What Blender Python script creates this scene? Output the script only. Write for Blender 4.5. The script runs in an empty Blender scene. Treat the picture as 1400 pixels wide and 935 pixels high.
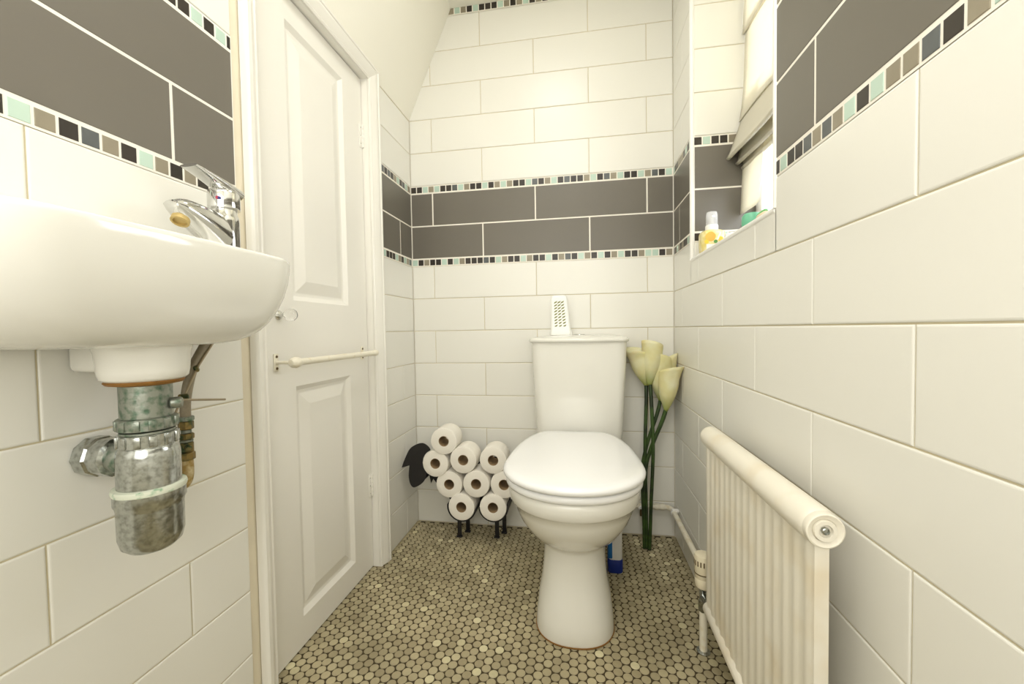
import bpy, bmesh, math, random
from mathutils import Vector, Matrix
random.seed(7)
PI = math.pi
C = bpy.context.scene.collection
V = Vector

# ------------------------------------------------------------------ materials
def lin(c):
    return tuple((x/12.92 if x <= .04045 else ((x+.055)/1.055)**2.4) for x in c)
def rgb(r, g, b): return lin((r/255, g/255, b/255))

def mat(name, col, rough=.5, metal=0., var=.04, scale=8., bump=0., bscale=60., col2=None, f0=.45, f1=.62,
        spec=.5, trans=0., ior=1.45, coat=0., island=0., detail=3.):
    """Principled material whose colour drifts a little over a procedural noise."""
    m = bpy.data.materials.new(name); m.use_nodes = True
    n, l = m.node_tree.nodes, m.node_tree.links
    b = n['Principled BSDF']
    b.inputs['Roughness'].default_value = rough
    b.inputs['Metallic'].default_value = metal
    b.inputs['Specular IOR Level'].default_value = spec
    b.inputs['IOR'].default_value = ior
    b.inputs['Transmission Weight'].default_value = trans
    b.inputs['Coat Weight'].default_value = coat
    b.inputs['Coat Roughness'].default_value = .08
    tc = n.new('ShaderNodeTexCoord')
    no = n.new('ShaderNodeTexNoise'); no.inputs['Scale'].default_value = scale; no.inputs['Detail'].default_value = detail
    l.new(tc.outputs['Object'], no.inputs['Vector'])
    r = n.new('ShaderNodeValToRGB')
    a = tuple(max(0, x*(1-var)) for x in col); c = col2 if col2 else tuple(min(1, x*(1+var)) for x in col)
    r.color_ramp.elements[0].color = (*a, 1); r.color_ramp.elements[1].color = (*c, 1)
    if col2:
        r.color_ramp.elements[0].color = (*col, 1)
        r.color_ramp.elements[0].position = f0; r.color_ramp.elements[1].position = f1
    l.new(no.outputs['Fac'], r.inputs['Fac'])
    out = r.outputs['Color']
    if island:
        g = n.new('ShaderNodeNewGeometry')
        hs = n.new('ShaderNodeHueSaturation')
        mr = n.new('ShaderNodeMapRange'); mr.inputs['To Min'].default_value = 1-island; mr.inputs['To Max'].default_value = 1+island
        l.new(g.outputs['Random Per Island'], mr.inputs['Value'])
        l.new(mr.outputs['Result'], hs.inputs['Value'])
        l.new(out, hs.inputs['Color']); out = hs.outputs['Color']
    l.new(out, b.inputs['Base Color'])
    if bump:
        n2 = n.new('ShaderNodeTexNoise'); n2.inputs['Scale'].default_value = bscale; n2.inputs['Detail'].default_value = 2
        l.new(tc.outputs['Object'], n2.inputs['Vector'])
        bp = n.new('ShaderNodeBump'); bp.inputs['Strength'].default_value = bump; bp.inputs['Distance'].default_value = .002
        l.new(n2.outputs['Fac'], bp.inputs['Height']); l.new(bp.outputs['Normal'], b.inputs['Normal'])
    return m

M = {}
M['tile'] = mat('white_glazed_tile', rgb(237,235,226), .3, var=.015, scale=3, bump=.12, bscale=9, island=.012)
M['grout'] = mat('cream_grout', rgb(214,203,172), .85, var=.12, scale=9)
M['grout_w'] = mat('white_grout', rgb(243,238,226), .8, var=.03, scale=14)
M['grey'] = mat('grey_satin_tile', rgb(112,107,97), .34, var=.04, scale=5, bump=.05, bscale=14)
M['ch_dark'] = mat('dark_stone_chip', rgb(54,48,42), .3, var=.2, scale=40, island=.2)
M['ch_slate'] = mat('slate_chip', rgb(94,98,98), .3, var=.2, scale=40, island=.1)
M['ch_taupe'] = mat('taupe_stone_chip', rgb(150,141,121), .35, var=.1, scale=40, island=.1)
M['ch_mint'] = mat('mint_glass_chip', rgb(190,212,197), .15, var=.05, scale=30, island=.05)
M['paint'] = mat('cream_wall_paint', rgb(246,243,230), .7, var=.015, scale=3, bump=.08, bscale=160)
M['gloss'] = mat('white_gloss_paint', rgb(240,237,228), .3, var=.012, scale=4, bump=.05, bscale=20)
M['trim'] = mat('white_plastic_trim', rgb(246,244,238), .3, var=.01, scale=6)
M['seal'] = mat('aged_sealant', rgb(226,216,192), .7, var=.08, scale=12)
M['door_backing'] = mat('shaded_gap', rgb(120,108,86), .9, var=.1, scale=8)  # dark tone stands in for the shade behind the door
M['porc'] = mat('vitreous_china', rgb(236,234,225), .1, var=.008, scale=3, coat=.4)
M['seatw'] = mat('white_seat_plastic', rgb(247,247,246), .18, var=.006, scale=3, coat=.2)
M['stain'] = mat('rust_stain', rgb(140,98,42), .6, var=.25, scale=60)
M['chrome'] = mat('chrome', rgb(216,216,214), .08, 1., var=.03, scale=14)
M['chrome_old'] = mat('scuffed_chrome', rgb(192,195,192), .2, 1., scale=130, col2=rgb(148,150,144), f0=.42, f1=.72, bump=.12, bscale=90)
M['verdi'] = mat('verdigris_metal', rgb(150,154,144), .38, .75, scale=90, col2=rgb(86,112,92), f0=.46, f1=.7, bump=.3, bscale=120)
M['verdi_ring'] = mat('limescale_washer', rgb(212,216,198), .6, 0, scale=70, col2=rgb(116,160,122), f0=.54, f1=.7)
M['brass'] = mat('tarnished_brass', rgb(140,120,74), .4, .8, scale=60, col2=rgb(70,84,60), f0=.42, f1=.62)
M['lime'] = mat('limescale_brass', rgb(170,142,84), .5, .3, scale=60, col2=rgb(214,200,160), f0=.45, f1=.65)
M['hose'] = mat('braided_hose', rgb(150,140,120), .45, .3, var=.2, scale=160)
M['rod'] = mat('dull_steel', rgb(170,156,130), .4, .7, var=.15, scale=60)
M['cream_pipe'] = mat('cream_painted_pipe', rgb(237,231,212), .35, scale=30, col2=rgb(220,206,170), f0=.55, f1=.78)
M['rad'] = mat('aged_radiator_enamel', rgb(236,230,214), .35, scale=10, col2=rgb(226,213,186), f0=.5, f1=.78)
M['trv'] = mat('cream_plastic', rgb(228,218,190), .4, var=.04, scale=20)
M['slot'] = mat('brown_slot', rgb(96,78,48), .7, var=.1, scale=20)
M['paper'] = mat('tissue_paper', rgb(246,241,230), .95, var=.02, scale=20, bump=.2, bscale=220)
M['card'] = mat('cardboard_core', rgb(166,140,104), .9, var=.08, scale=30)
M['black'] = mat('black_powder_coat', rgb(34,32,32), .55, var=.1, scale=60)
M['glass'] = mat('clear_glass', (.98,.98,.98), .02, var=0, trans=1., ior=1.45)
M['pet'] = mat('clear_plastic', (.95,.95,.95), .1, var=0)
M['pet'].node_tree.nodes['Principled BSDF'].inputs['Alpha'].default_value = .3
M['soap'] = mat('yellow_soap_bottle', rgb(226,208,128), .18, scale=40, col2=rgb(238,226,168), f0=.45, f1=.6, coat=.3)
M['orange'] = mat('orange_slice_print', rgb(238,178,76), .3, var=.08, scale=60)
M['leafp'] = mat('green_leaf_print', rgb(84,140,58), .3, var=.1, scale=60)
M['lemon'] = mat('lemon_print', rgb(240,204,66), .3, var=.08, scale=60)
M['labelw'] = mat('white_label', rgb(242,240,226), .4, var=.02, scale=30)
M['teal'] = mat('teal_green_plastic', rgb(112,186,150), .3, var=.06, scale=20)
M['leafg'] = mat('mid_green_plastic', rgb(92,172,92), .3, var=.06, scale=20)
M['peach'] = mat('pale_peach_soap', rgb(232,214,184), .45, var=.04, scale=30)
M['blue'] = mat('blue_plastic', rgb(24,104,170), .3, var=.05, scale=20)
M['navy'] = mat('dark_blue_plastic', rgb(22,46,130), .3, var=.05, scale=20)
M['bottlew'] = mat('white_bottle_plastic', rgb(226,224,218), .35, var=.02, scale=20)
M['fresh'] = mat('white_gel_holder_plastic', rgb(246,246,240), .3, var=.01, scale=20)
M['gel'] = mat('dark_olive_gel', rgb(120,122,56), .4, var=.2, scale=80)
M['stem'] = mat('green_plastic_stem', rgb(58,82,34), .45, scale=14, col2=rgb(34,46,26), f0=.42, f1=.6)
M['dot_r'] = mat('red_dot', rgb(170,36,60), .4, var=.02)
M['dot_b'] = mat('blue_dot', rgb(40,40,110), .4, var=.02)
M['dark'] = mat('dark_hole', rgb(52,44,34), .8, var=.1)
M['aer'] = mat('limescaled_aerator', rgb(196,172,112), .5, .3, var=.2, scale=90)

def petal_mat():
    m = mat('lily_petal', rgb(230,218,160), .55, scale=14, col2=rgb(240,232,192), f0=.4, f1=.65)
    n, l = m.node_tree.nodes, m.node_tree.links; b = n['Principled BSDF']
    b.inputs['Subsurface Weight'].default_value = .15
    # petals run green towards the stem (attribute u: 0 at the stem, 1 at the rim)
    at = n.new('ShaderNodeAttribute'); at.attribute_name = 'u'
    mx = n.new('ShaderNodeMix'); mx.data_type = 'RGBA'
    rp = n.new('ShaderNodeValToRGB')
    rp.color_ramp.elements[0].position = .0; rp.color_ramp.elements[0].color = (1,1,1,1)
    rp.color_ramp.elements[1].position = .42; rp.color_ramp.elements[1].color = (0,0,0,1)
    l.new(at.outputs['Fac'], rp.inputs['Fac']); l.new(rp.outputs['Color'], mx.inputs['Factor'])
    src = b.inputs['Base Color'].links[0].from_socket
    l.new(src, mx.inputs['A']); mx.inputs['B'].default_value = (*rgb(150,158,66), 1)
    l.new(mx.outputs['Result'], b.inputs['Base Color'])
    return m
M['petal'] = petal_mat()

def fabric_mat():
    m = mat('cream_blind_fabric', rgb(244,240,226), .9, var=.02, scale=30, bump=.15, bscale=300)
    n, l = m.node_tree.nodes, m.node_tree.links; b = n['Principled BSDF']
    tr = n.new('ShaderNodeBsdfTranslucent'); tr.inputs['Color'].default_value = (*rgb(250,246,232), 1)
    mix = n.new('ShaderNodeMixShader'); mix.inputs['Fac'].default_value = .4
    l.new(b.outputs['BSDF'], mix.inputs[1]); l.new(tr.outputs['BSDF'], mix.inputs[2])
    l.new(mix.outputs['Shader'], n['Material Output'].inputs['Surface'])
    return m
M['fabric'] = fabric_mat()

def penny_mat():
    """Tan stone discs: each one its own tone, whole patches worn paler or darker with dirt."""
    m = bpy.data.materials.new('penny_stone'); m.use_nodes = True
    n, l = m.node_tree.nodes, m.node_tree.links; b = n['Principled BSDF']
    b.inputs['Roughness'].default_value = .5
    g = n.new('ShaderNodeNewGeometry'); tc = n.new('ShaderNodeTexCoord')
    r = n.new('ShaderNodeValToRGB'); e = r.color_ramp.elements
    cols = [(0, rgb(162,150,119)), (.35, rgb(174,162,130)), (.75, rgb(184,172,139)), (.94, rgb(192,181,147)), (.975, rgb(215,206,168)), (1, rgb(223,214,178))]
    e[0].position, e[0].color = 0, (*cols[0][1], 1); e[1].position, e[1].color = 1, (*cols[-1][1], 1)
    for p, c in cols[1:-1]:
        k = e.new(p); k.color = (*c, 1)
    l.new(g.outputs['Random Per Island'], r.inputs['Fac'])
    no = n.new('ShaderNodeTexNoise'); no.inputs['Scale'].default_value = 4; no.inputs['Detail'].default_value = 4
    l.new(tc.outputs['Object'], no.inputs['Vector'])
    rp = n.new('ShaderNodeValToRGB'); rp.color_ramp.elements[0].position = .35; rp.color_ramp.elements[1].position = .68
    rp.color_ramp.elements[0].color = (.82,.82,.80,1); rp.color_ramp.elements[1].color = (1.12,1.12,1.12,1)
    l.new(no.outputs['Fac'], rp.inputs['Fac'])
    mx = n.new('ShaderNodeMix'); mx.data_type = 'RGBA'; mx.blend_type = 'MULTIPLY'; mx.inputs['Factor'].default_value = 1
    l.new(r.outputs['Color'], mx.inputs['A']); l.new(rp.outputs['Color'], mx.inputs['B'])
    # fine mottling of the stone
    n2 = n.new('ShaderNodeTexNoise'); n2.inputs['Scale'].default_value = 120
    l.new(tc.outputs['Object'], n2.inputs['Vector'])
    r2 = n.new('ShaderNodeValToRGB'); r2.color_ramp.elements[0].color = (.9,.9,.9,1); r2.color_ramp.elements[1].color = (1.08,1.08,1.06,1)
    l.new(n2.outputs['Fac'], r2.inputs['Fac'])
    m2 = n.new('ShaderNodeMix'); m2.data_type = 'RGBA'; m2.blend_type = 'MULTIPLY'; m2.inputs['Factor'].default_value = 1
    l.new(mx.outputs['Result'], m2.inputs['A']); l.new(r2.outputs['Color'], m2.inputs['B'])
    l.new(m2.outputs['Result'], b.inputs['Base Color'])
    return m
M['penny'] = penny_mat()
M['floor_grout'] = mat('dark_floor_grout', rgb(72,62,42), .85, var=.25, scale=9)

# ------------------------------------------------------------------ mesh helpers
class MB:
    """Collects shapes; build() links them as ONE mesh object."""
    def __init__(s): s.v, s.f, s.m, s.mats = [], [], [], []
    def mi(s, m):
        if m not in s.mats: s.mats.append(m)
        return s.mats.index(m)
    def add(s, vs, fs, m):
        o = len(s.v); k = s.mi(m)
        s.v += [V(v) for v in vs]
        for f in fs: s.f.append([o+i for i in f]); s.m.append(k)
        return s
    def box(s, lo, hi, m, bev=0., seg=2, M4=None):
        bm = bmesh.new(); bmesh.ops.create_cube(bm, size=1)
        lo, hi = V(lo), V(hi)
        for v in bm.verts:
            v.co = V([lo[i]+(hi[i]-lo[i])*(v.co[i]+.5) for i in range(3)])
        if bev: bmesh.ops.bevel(bm, geom=list(bm.edges), offset=bev, segments=seg, profile=.5, affect='EDGES')
        if M4 is not None: bm.transform(M4)
        bm.verts.index_update()
        s.add([v.co.copy() for v in bm.verts], [[v.index for v in f.verts] for f in bm.faces], m); bm.free()
        return s
    def loft(s, rings, m, cap0=True, cap1=True, closed=True):
        n = len(rings[0]); vs = [p for r in rings for p in r]; fs = []
        for i in range(len(rings)-1):
            for j in range(n if closed else n-1):
                k = (j+1) % n
                fs.append([i*n+j, i*n+k, (i+1)*n+k, (i+1)*n+j])
        if cap0: fs.append(list(range(n))[::-1])
        if cap1: fs.append([(len(rings)-1)*n+j for j in range(n)])
        return s.add(vs, fs, m)
    def lathe(s, prof, m, o=(0,0,0), ax=(0,0,1), n=32, cap0=True, cap1=True):
        """prof: (radius, distance along ax)."""
        o, a = V(o), V(ax).normalized()
        t = V((1,0,0)) if abs(a.x) < .9 else V((0,1,0))
        x = (t - a*t.dot(a)).normalized(); y = a.cross(x)
        return s.loft([[o+a*h+(x*math.cos(2*PI*i/n)+y*math.sin(2*PI*i/n))*max(r,1e-5) for i in range(n)] for r, h in prof], m, cap0, cap1)
    def tube(s, path, r, m, n=14, smooth=0):
        P = [V(p) for p in path]
        if smooth: P = spline(P, smooth)
        rs = r if callable(r) else (lambda t: r)
        rings = []; x = None
        for i, p in enumerate(P):
            d = (P[min(i+1, len(P)-1)]-P[max(i-1, 0)]).normalized()
            if x is None:
                t = V((0,0,1)) if abs(d.z) < .9 else V((1,0,0)); x = (t-d*t.dot(d)).normalized()
            else: x = (x-d*x.dot(d)).normalized()
            y = d.cross(x); R = rs(i/(len(P)-1))
            rings.append([p+(x*math.cos(2*PI*k/n)+y*math.sin(2*PI*k/n))*R for k in range(n)])
        return s.loft(rings, m)
    def prism(s, poly, ext, m):
        P = [V(p) for p in poly]; e = V(ext); n = len(P)
        return s.add(P+[p+e for p in P], [list(range(n))[::-1], [n+i for i in range(n)]]+[[i,(i+1)%n,n+(i+1)%n,n+i] for i in range(n)], m)
    def quad(s, a, b, c, d, m): return s.add([a,b,c,d], [[0,1,2,3]], m)
    def build(s, name, parent=None, smooth=35, solid=0., sub=0, bev=0., fix=True):
        me = bpy.data.meshes.new(name)
        off = OFF.get(parent.name, V((0,0,0))) if parent else V((0,0,0))
        me.from_pydata([v-off for v in s.v], [], s.f)
        for m in s.mats: me.materials.append(m)
        me.polygons.foreach_set('material_index', s.m)
        if fix:
            bm = bmesh.new(); bm.from_mesh(me); bmesh.ops.recalc_face_normals(bm, faces=bm.faces); bm.to_mesh(me); bm.free()
        if smooth:
            me.shade_smooth(); me.set_sharp_from_angle(angle=math.radians(smooth))
        me.update()
        o = bpy.data.objects.new(name, me); C.objects.link(o)
        if parent: o.parent = parent; OFF[o.name] = off
        if bev:
            d = o.modifiers.new('bevel', 'BEVEL'); d.width = bev; d.segments = 2; d.limit_method = 'ANGLE'
        if solid:
            d = o.modifiers.new('solid', 'SOLIDIFY'); d.thickness = solid; d.offset = 0
        if sub:
            d = o.modifiers.new('sub', 'SUBSURF'); d.levels = sub; d.render_levels = sub
        return o
OFF = {}
def spline(P, k):
    out = []
    for i in range(len(P)-1):
        a, b, c, d = P[max(i-1,0)], P[i], P[i+1], P[min(i+2,len(P)-1)]
        for j in range(k):
            t = j/k
            out.append(.5*((2*b)+(c-a)*t+(2*a-5*b+4*c-d)*t*t+(3*b-a-3*c+d)*t**3))
    return out+[P[-1]]
def thing(name, loc, label, cat, group=None):
    o = bpy.data.objects.new(name, None); C.objects.link(o); o.location = loc
    o.empty_display_size = .05
    OFF[o.name] = V(loc); return tag(o, label, cat, group)
def tag(o, label, cat, group=None, kind=None):
    o['label'] = label; o['category'] = cat
    if group: o['group'] = group
    if kind: o['kind'] = kind
    return o
def struct(o, label=None):
    o['kind'] = 'structure'
    if label: o['label'] = label; 
    return o

# ------------------------------------------------------------------ room constants
W, YN, ZC = 1.185, -2.35, 2.40
h, ZB, mz = .153, 1.2271, .0354
ZG0 = ZB+mz; ZT0 = ZG0+2*h; ZT = ZT0+mz      # grey rows from ZG0 to ZT0, upper white rows from ZT
CH = .0288
WY0, WY1, WZ0, WZ1 = -.918, -.274, 1.165, 2.25   # window opening in the right wall
DY0, DY1, DZ1 = -.940, -.385, 1.882              # doorway in the left wall
AY0, AY1, AZ1 = -.988, -.322, 1.940              # outside of the architrave

def rect_minus(r, holes, lap=0.):
    out = [r]
    for (a0,a1,b0,b1) in holes:
        nx = []
        for (c0,c1,d0,d1) in out:
            if c1 <= a0 or c0 >= a1 or d1 <= b0 or d0 >= b1: nx.append((c0,c1,d0,d1)); continue
            if c0 < a0: nx.append((c0,a0,d0,d1))
            if c1 > a1: nx.append((a1,c1,d0,d1))
            # a tile notched round the opening stays one tile: its strip runs on into its side piece
            x0 = max(c0,a0)-(lap if c0 < a0 else 0); x1 = min(c1,a1)+(lap if c1 > a1 else 0)
            if d0 < b0: nx.append((x0,x1,d0,b0))
            if d1 > b1: nx.append((x0,x1,b1,d1))
        out = nx
    return out

CHIPS = ['ch_dark','ch_mint','ch_taupe','ch_dark','ch_slate','ch_taupe','ch_mint','ch_dark','ch_dark']
def tile_face(mb, P, r, m, g, bev):
    """One tile: a bevelled slab on the grout plane. P(a, b, depth) -> world point; depth < 0 is into the wall."""
    a0,a1,b0,b1 = r
    a0 += g/2; a1 -= g/2; b0 += g/2; b1 -= g/2
    if a1-a0 < 2.2*bev or b1-b0 < 2.2*bev: return
    vs = []
    for i, d in ((0,-.004),(0,-.0014),(bev*.4,-.0004),(bev,0)):
        vs += [P(a0+i,b0+i,d),P(a1-i,b0+i,d),P(a1-i,b1-i,d),P(a0+i,b1-i,d)]
    fs = [[12,13,14,15]]
    for k in range(3):
        for j in range(4): fs.append([k*4+j,k*4+(j+1)%4,(k+1)*4+(j+1)%4,(k+1)*4+j])
    mb.add(vs, fs, m)

def tiled(mb, P, A0, A1, jE, jO, pitch, holes=(), top=ZC, chipseq=None, zmin=0., toprow=True, extra=None):
    """Rows of running-bond tiles: jE / jO are the joint positions in even / odd rows (row 0 lies just under the band)."""
    rows = []
    for k in range(8): rows.append((ZB-(k+1)*h, ZB-k*h, jE if k % 2 == 0 else jO, 'tile', k))
    rows.append((ZG0, ZG0+h, jO, 'grey', -1)); rows.append((ZG0+h, ZT0, jE, 'grey', -2))
    for k in range(3+(1 if toprow else 0)+1): rows.append((ZT+k*h, ZT+(k+1)*h, jO if k % 2 == 0 else jE, 'tile', -3-k))
    for z0, z1, j, m, k in rows:
        z0, z1 = max(z0, zmin), min(z1, top)
        if z1-z0 < .012: continue
        n0 = math.floor((A0-j)/pitch); js = [j+(n0+i)*pitch for i in range(int((A1-A0)/pitch)+3)]
        if extra and k in extra: js = extra[k]
        cuts = [A0]+[x for x in sorted(js) if A0+.006 < x < A1-.006]+[A1]
        for c0, c1 in zip(cuts, cuts[1:]):
            for r in rect_minus((c0,c1,z0,z1), holes, .011):
                tile_face(mb, P, r, M[m], .0056 if m == 'grey' else .0026, .003 if m == 'tile' else .0012)
    strips = [(ZB, 0), (ZT0, 1)]+([(ZT+5*h, 2)] if top >= ZT+5*h+.03 else [])
    for z0, si in strips:
        seq = (chipseq or {}).get(si)
        n = int((A1-A0)/CH)+1
        for i in range(n):
            a0, a1 = A0+i*CH, min(A0+(i+1)*CH, A1)
            if a1-a0 < .008: continue
            m = M[seq[i % len(seq)]] if seq else M[random.choice(CHIPS)]
            for r in rect_minus((a0,a1,z0+.0022,z0+mz-.0022), holes):
                if r[1]-r[0] > .007: tile_face(mb, P, r, m, .0038, .001)
    # the bedding the tiles stand on: cream in the white rows, white in the band
    D = -.0026
    for z0, z1, m in ((zmin, ZB, 'grout'), (ZB, ZT, 'grout_w'), (ZT, ZT+5*h, 'grout'), (ZT+5*h, top, 'grout_w')):
        if z0 >= top: continue
        z1 = min(z1, top)
        D = -.0026 if m == 'grout' else -.0009
        for r in rect_minus((A0,A1,z0,z1), holes):
            mb.quad(P(r[0],r[2],D),P(r[1],r[2],D),P(r[1],r[3],D),P(r[0],r[3],D), M[m])

s2n = {'d':'ch_dark','m':'ch_mint','t':'ch_taupe','s':'ch_slate'}
def seq(s): return [s2n[c] for c in s]

# ------------------------------------------------------------------ walls
PB = lambda a,b,d: V((a,-d,b))
PL = lambda a,b,d: V((d,a,b))
PR = lambda a,b,d: V((W-d,a,b))

mb = MB()
tiled(mb, PB, 0, W, .107, .347, .4844, chipseq={1: seq('ddmtmddsmtddmdtmtddmsdtmdsddtmdstmddmtsdmdt'), 0: seq('mdtddmdmtdddsdmtddmtddmdtsdmtdmdtmddtm'),
      2: seq('tdtdmtdtmtdmdddmtdtmdtdmd')}, top=ZC)
mb.box((-.15,.004,-.1),(W+.15,.12,2.6), M['paint'])
struct(mb.build('wall_back', smooth=0, fix=False), 'white tiled back wall with a dark grey tile band')

mb = MB()
# left wall beyond the door
tiled(mb, PL, AY1-.002, 0, -.46, -.125, .46, top=1.915, chipseq={0: seq('tmdddmtdmtsd'), 1: seq('tsdsdtmdsmt')}, toprow=False,
      extra={-3: [], -2: [], 1: [], 4: []})
# left wall on the basin side
tiled(mb, PL, YN, -1.012, -1.38+.46*-2, -1.16-.92, .46, top=1.915, toprow=False,
      chipseq={0: seq('dtdtmdtsdtm')[::-1]*3, 1: seq('dmdtdtdmddm')*3})
L_ = mb
def wq(y0,y1,z0,z1,x=0., m='paint'): L_.quad((x,y0,z0),(x,y1,z0),(x,y1,z1),(x,y0,z1), M[m])
wq(-1.012, AY0+.02, 0, 1.93, -.003, 'seal'); wq(-1.014, AY1, AZ1-.03, 2.0, -.003, 'paint'); wq(YN,-1.012,1.912,1.96,-.003)
# solid wall behind, with the cupboard doorway left open
for r in rect_minus((YN-.1, .1, -.1, 2.6), [(DY0-.03, DY1+.03, -.2, DZ1+.03)]):
    L_.box((-.14, r[0], r[2]), (-.004, r[1], r[3]), M['paint'])
L_.box((-.15, DY0-.05, -.05), (-.12, DY1+.05, DZ1+.05), M['door_backing'])  # dark backing sheet, the cupboard's shade put into its colour
struct(mb.build('wall_left', smooth=0, fix=False), 'white tiled left wall with grey tile band, broken by a door')

mb = MB()
hole = (WY0, WY1, WZ0, WZ1)
seqR = [M_ for M_ in seq('dtmdsdtmddt'*8)]
for j_, c_ in enumerate('dmddstsmtmdmttsdtmdst'.replace('stsmtm','ststm')): seqR[49-j_] = s2n[c_]
tiled(mb, PR, YN, 0, -.362-.46*5, -.14-.46*5, .46, holes=[hole], top=ZC,
      chipseq={0: seqR}, extra={-1: [-1.063-.46,-1.063,-.10], -2: [-1.28-.46,-1.28]})
R_ = mb
for r in rect_minus((YN-.1, .1, -.1, 2.6), [hole]):
    R_.box((W+.003, r[0], r[2]), (W+.26, r[1], r[3]), M['paint'])
# far reveal of the window recess, facing into the room
PJ = lambda a,b,d: V((a, WY1-.0045-d, b))
class Sub(MB): pass
sub = MB()
tiled(sub, PJ, W+.009, W+.255, W+.6, W+.6, .9, top=WZ1, zmin=WZ0, chipseq={0: seq('dstmtdmd'), 1: seq('dmddtmdm')}, toprow=True)
R_.v_off = 0
for f, k in zip(sub.f, sub.m):
    R_.add([sub.v[i] for i in f], [list(range(len(f)))], sub.mats[k])
# sill top and near reveal
R_.box((W+.001, WY0, WZ0-.02), (W+.26, WY1, WZ0), M['trim'])
R_.quad((W, WY0+.001, WZ0),(W+.255, WY0+.001, WZ0),(W+.255, WY0+.001, WZ1),(W, WY0+.001, WZ1), M['paint'])
struct(mb.build('wall_right', smooth=0, fix=False), 'white tiled right wall with window recess')

mb = MB()
mb.box((-.15, YN-.12, -.1), (W+.15, YN, 2.6), M['paint'])
struct(mb.build('wall_front', smooth=0), 'painted wall behind the viewer')

# ceiling: flat part and the slope that starts just above the door
mb = MB()
sx = .215
mb.add([(0,.05,1.913),(sx,.05,2.40),(sx,YN,2.40),(0,YN,1.913),(-.06,.05,1.913),(-.06,YN,1.913),(sx,.05,2.5),(sx,YN,2.5),(-.06,.05,2.5),(-.06,YN,2.5)],
       [[0,1,2,3],[4,0,3,5],[6,8,9,7],[0,4,8,6,1],[3,2,7,9,5],[4,5,9,8],[1,6,7,2]], M['paint'])
mb.box((sx-.002, YN-.1, 2.40), (W+.15, .1, 2.5), M['paint'])
struct(mb.build('ceiling', smooth=0), 'cream ceiling, flat with a steep slope on the left')

# ------------------------------------------------------------------ floor of penny-round stones
mb = MB()
p = .0272; dx = p*math.cos(PI/6); R0 = .0128
nx = int((W+.06)/dx)+2; ny = int(2.4/p)+2
n = 14
for i in range(nx):
    for j in range(ny):
        cx = -.045+i*dx; cy = -.008-(j+(.5 if i % 2 else 0))*p
        if cy < -2.34 or cx > W+.012: continue
        jx, jy = random.gauss(0,.0005), random.gauss(0,.0005); z = random.gauss(0,.00025); rr = R0*random.uniform(.965,1.0)
        vs = []
        for k, zz in ((1,-.003),(1,-.0008+z),(.93,z)):
            vs += [(cx+jx+math.cos(2*PI*t/n)*rr*k, cy+jy+math.sin(2*PI*t/n)*rr*k, zz) for t in range(n)]
        mb.add(vs, [[2*n+t for t in range(n)]]+[[a*n+t, a*n+(t+1)%n, (a+1)*n+(t+1)%n, (a+1)*n+t] for a in (0,1) for t in range(n)], M['penny'])
mb.box((-.13,-2.4,-.06),(W+.1,.05,-.0016), M['floor_grout'])
struct(mb.build('floor', smooth=0, fix=False), 'floor of small round tan stone mosaic')

# ------------------------------------------------------------------ door, architrave, towel rail
XD = -.028
def panel_leaf():
    mb = MB(); g = M['gloss']; y0, y1, z0, z1 = DY0+.003, DY1-.003, .004, DZ1-.004
    panels = [(-.80,-.508,1.012,1.812), (-.80,-.508,.085,.772)]
    P = lambda y,z,d: (XD+d, y, z)
    for r in rect_minus((y0,y1,z0,z1), [(a,b,c,d) for a,b,c,d in panels]):
        mb.quad(P(r[0],r[2],0),P(r[1],r[2],0),P(r[1],r[3],0),P(r[0],r[3],0), g)
    for a,b,c,d in panels:
        rings = []
        for i, dep in ((0,0),(.004,.0),(.010,-.0045),(.018,-.0105),(.024,-.0115),(.028,-.0115),(.060,-.0025),(.064,-.0015)):
            rings.append([P(a+i,c+i,dep),P(b-i,c+i,dep),P(b-i,d-i,dep),P(a+i,d-i,dep)])
        mb.loft(rings, g, cap0=False)
    for q in ([(y0,z0),(y1,z0)],[(y1,z0),(y1,z1)],[(y1,z1),(y0,z1)],[(y0,z1),(y0,z0)]):
        (ya,za),(yb,zb) = q
        mb.quad(P(ya,za,0),P(yb,zb,0),P(yb,zb,-.035),P(ya,za,-.035), g)
    mb.quad(P(y0,z0,-.035),P(y0,z1,-.035),P(y1,z1,-.035),P(y1,z0,-.035), g)
    return mb
door = struct(panel_leaf().build('door_1', smooth=0), 'white two panel cupboard door with small glass knob')
# glass knob
kx, ky, kz = XD, -.857, .972
mb = MB(); mb.lathe([(.002,0),(.0135,0),(.0135,.002),(.011,.005),(.006,.008),(.0052,.016),(.0085,.020),(.0085,.022)], M['chrome'], (kx,ky,kz), (1,0,0), 28)
rose = mb.build('knob_rose', door)
mb = MB(); mb.lathe([(.0075,.021),(.0115,.024),(.0155,.030),(.0172,.037),(.0165,.044),(.0125,.050),(.006,.053),(.001,.0535)], M['glass'], (kx,ky,kz), (1,0,0), 28)
kn = mb.build('door_knob', door); kn['label'] = 'clear glass ball knob'
for z in (1.665, .325):
    mb = MB()
    mb.box((XD-.002, DY1-.022, z-.045), (XD+.0025, DY1-.001, z+.045), M['gloss'], .0008)
    for k in range(5): mb.lathe([(.004,0),(.0045,.001),(.0045,.015),(.004,.016)], M['gloss'], (XD+.004, DY1-.003, z-.042+k*.017), n=12)
    for k in (-.03,0,.03): mb.lathe([(.0022,0),(.0018,.0012)], M['chrome_old'], (XD+.0025, DY1-.014, z+k), (1,0,0), 10)
    mb.build('hinge', door)

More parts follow.
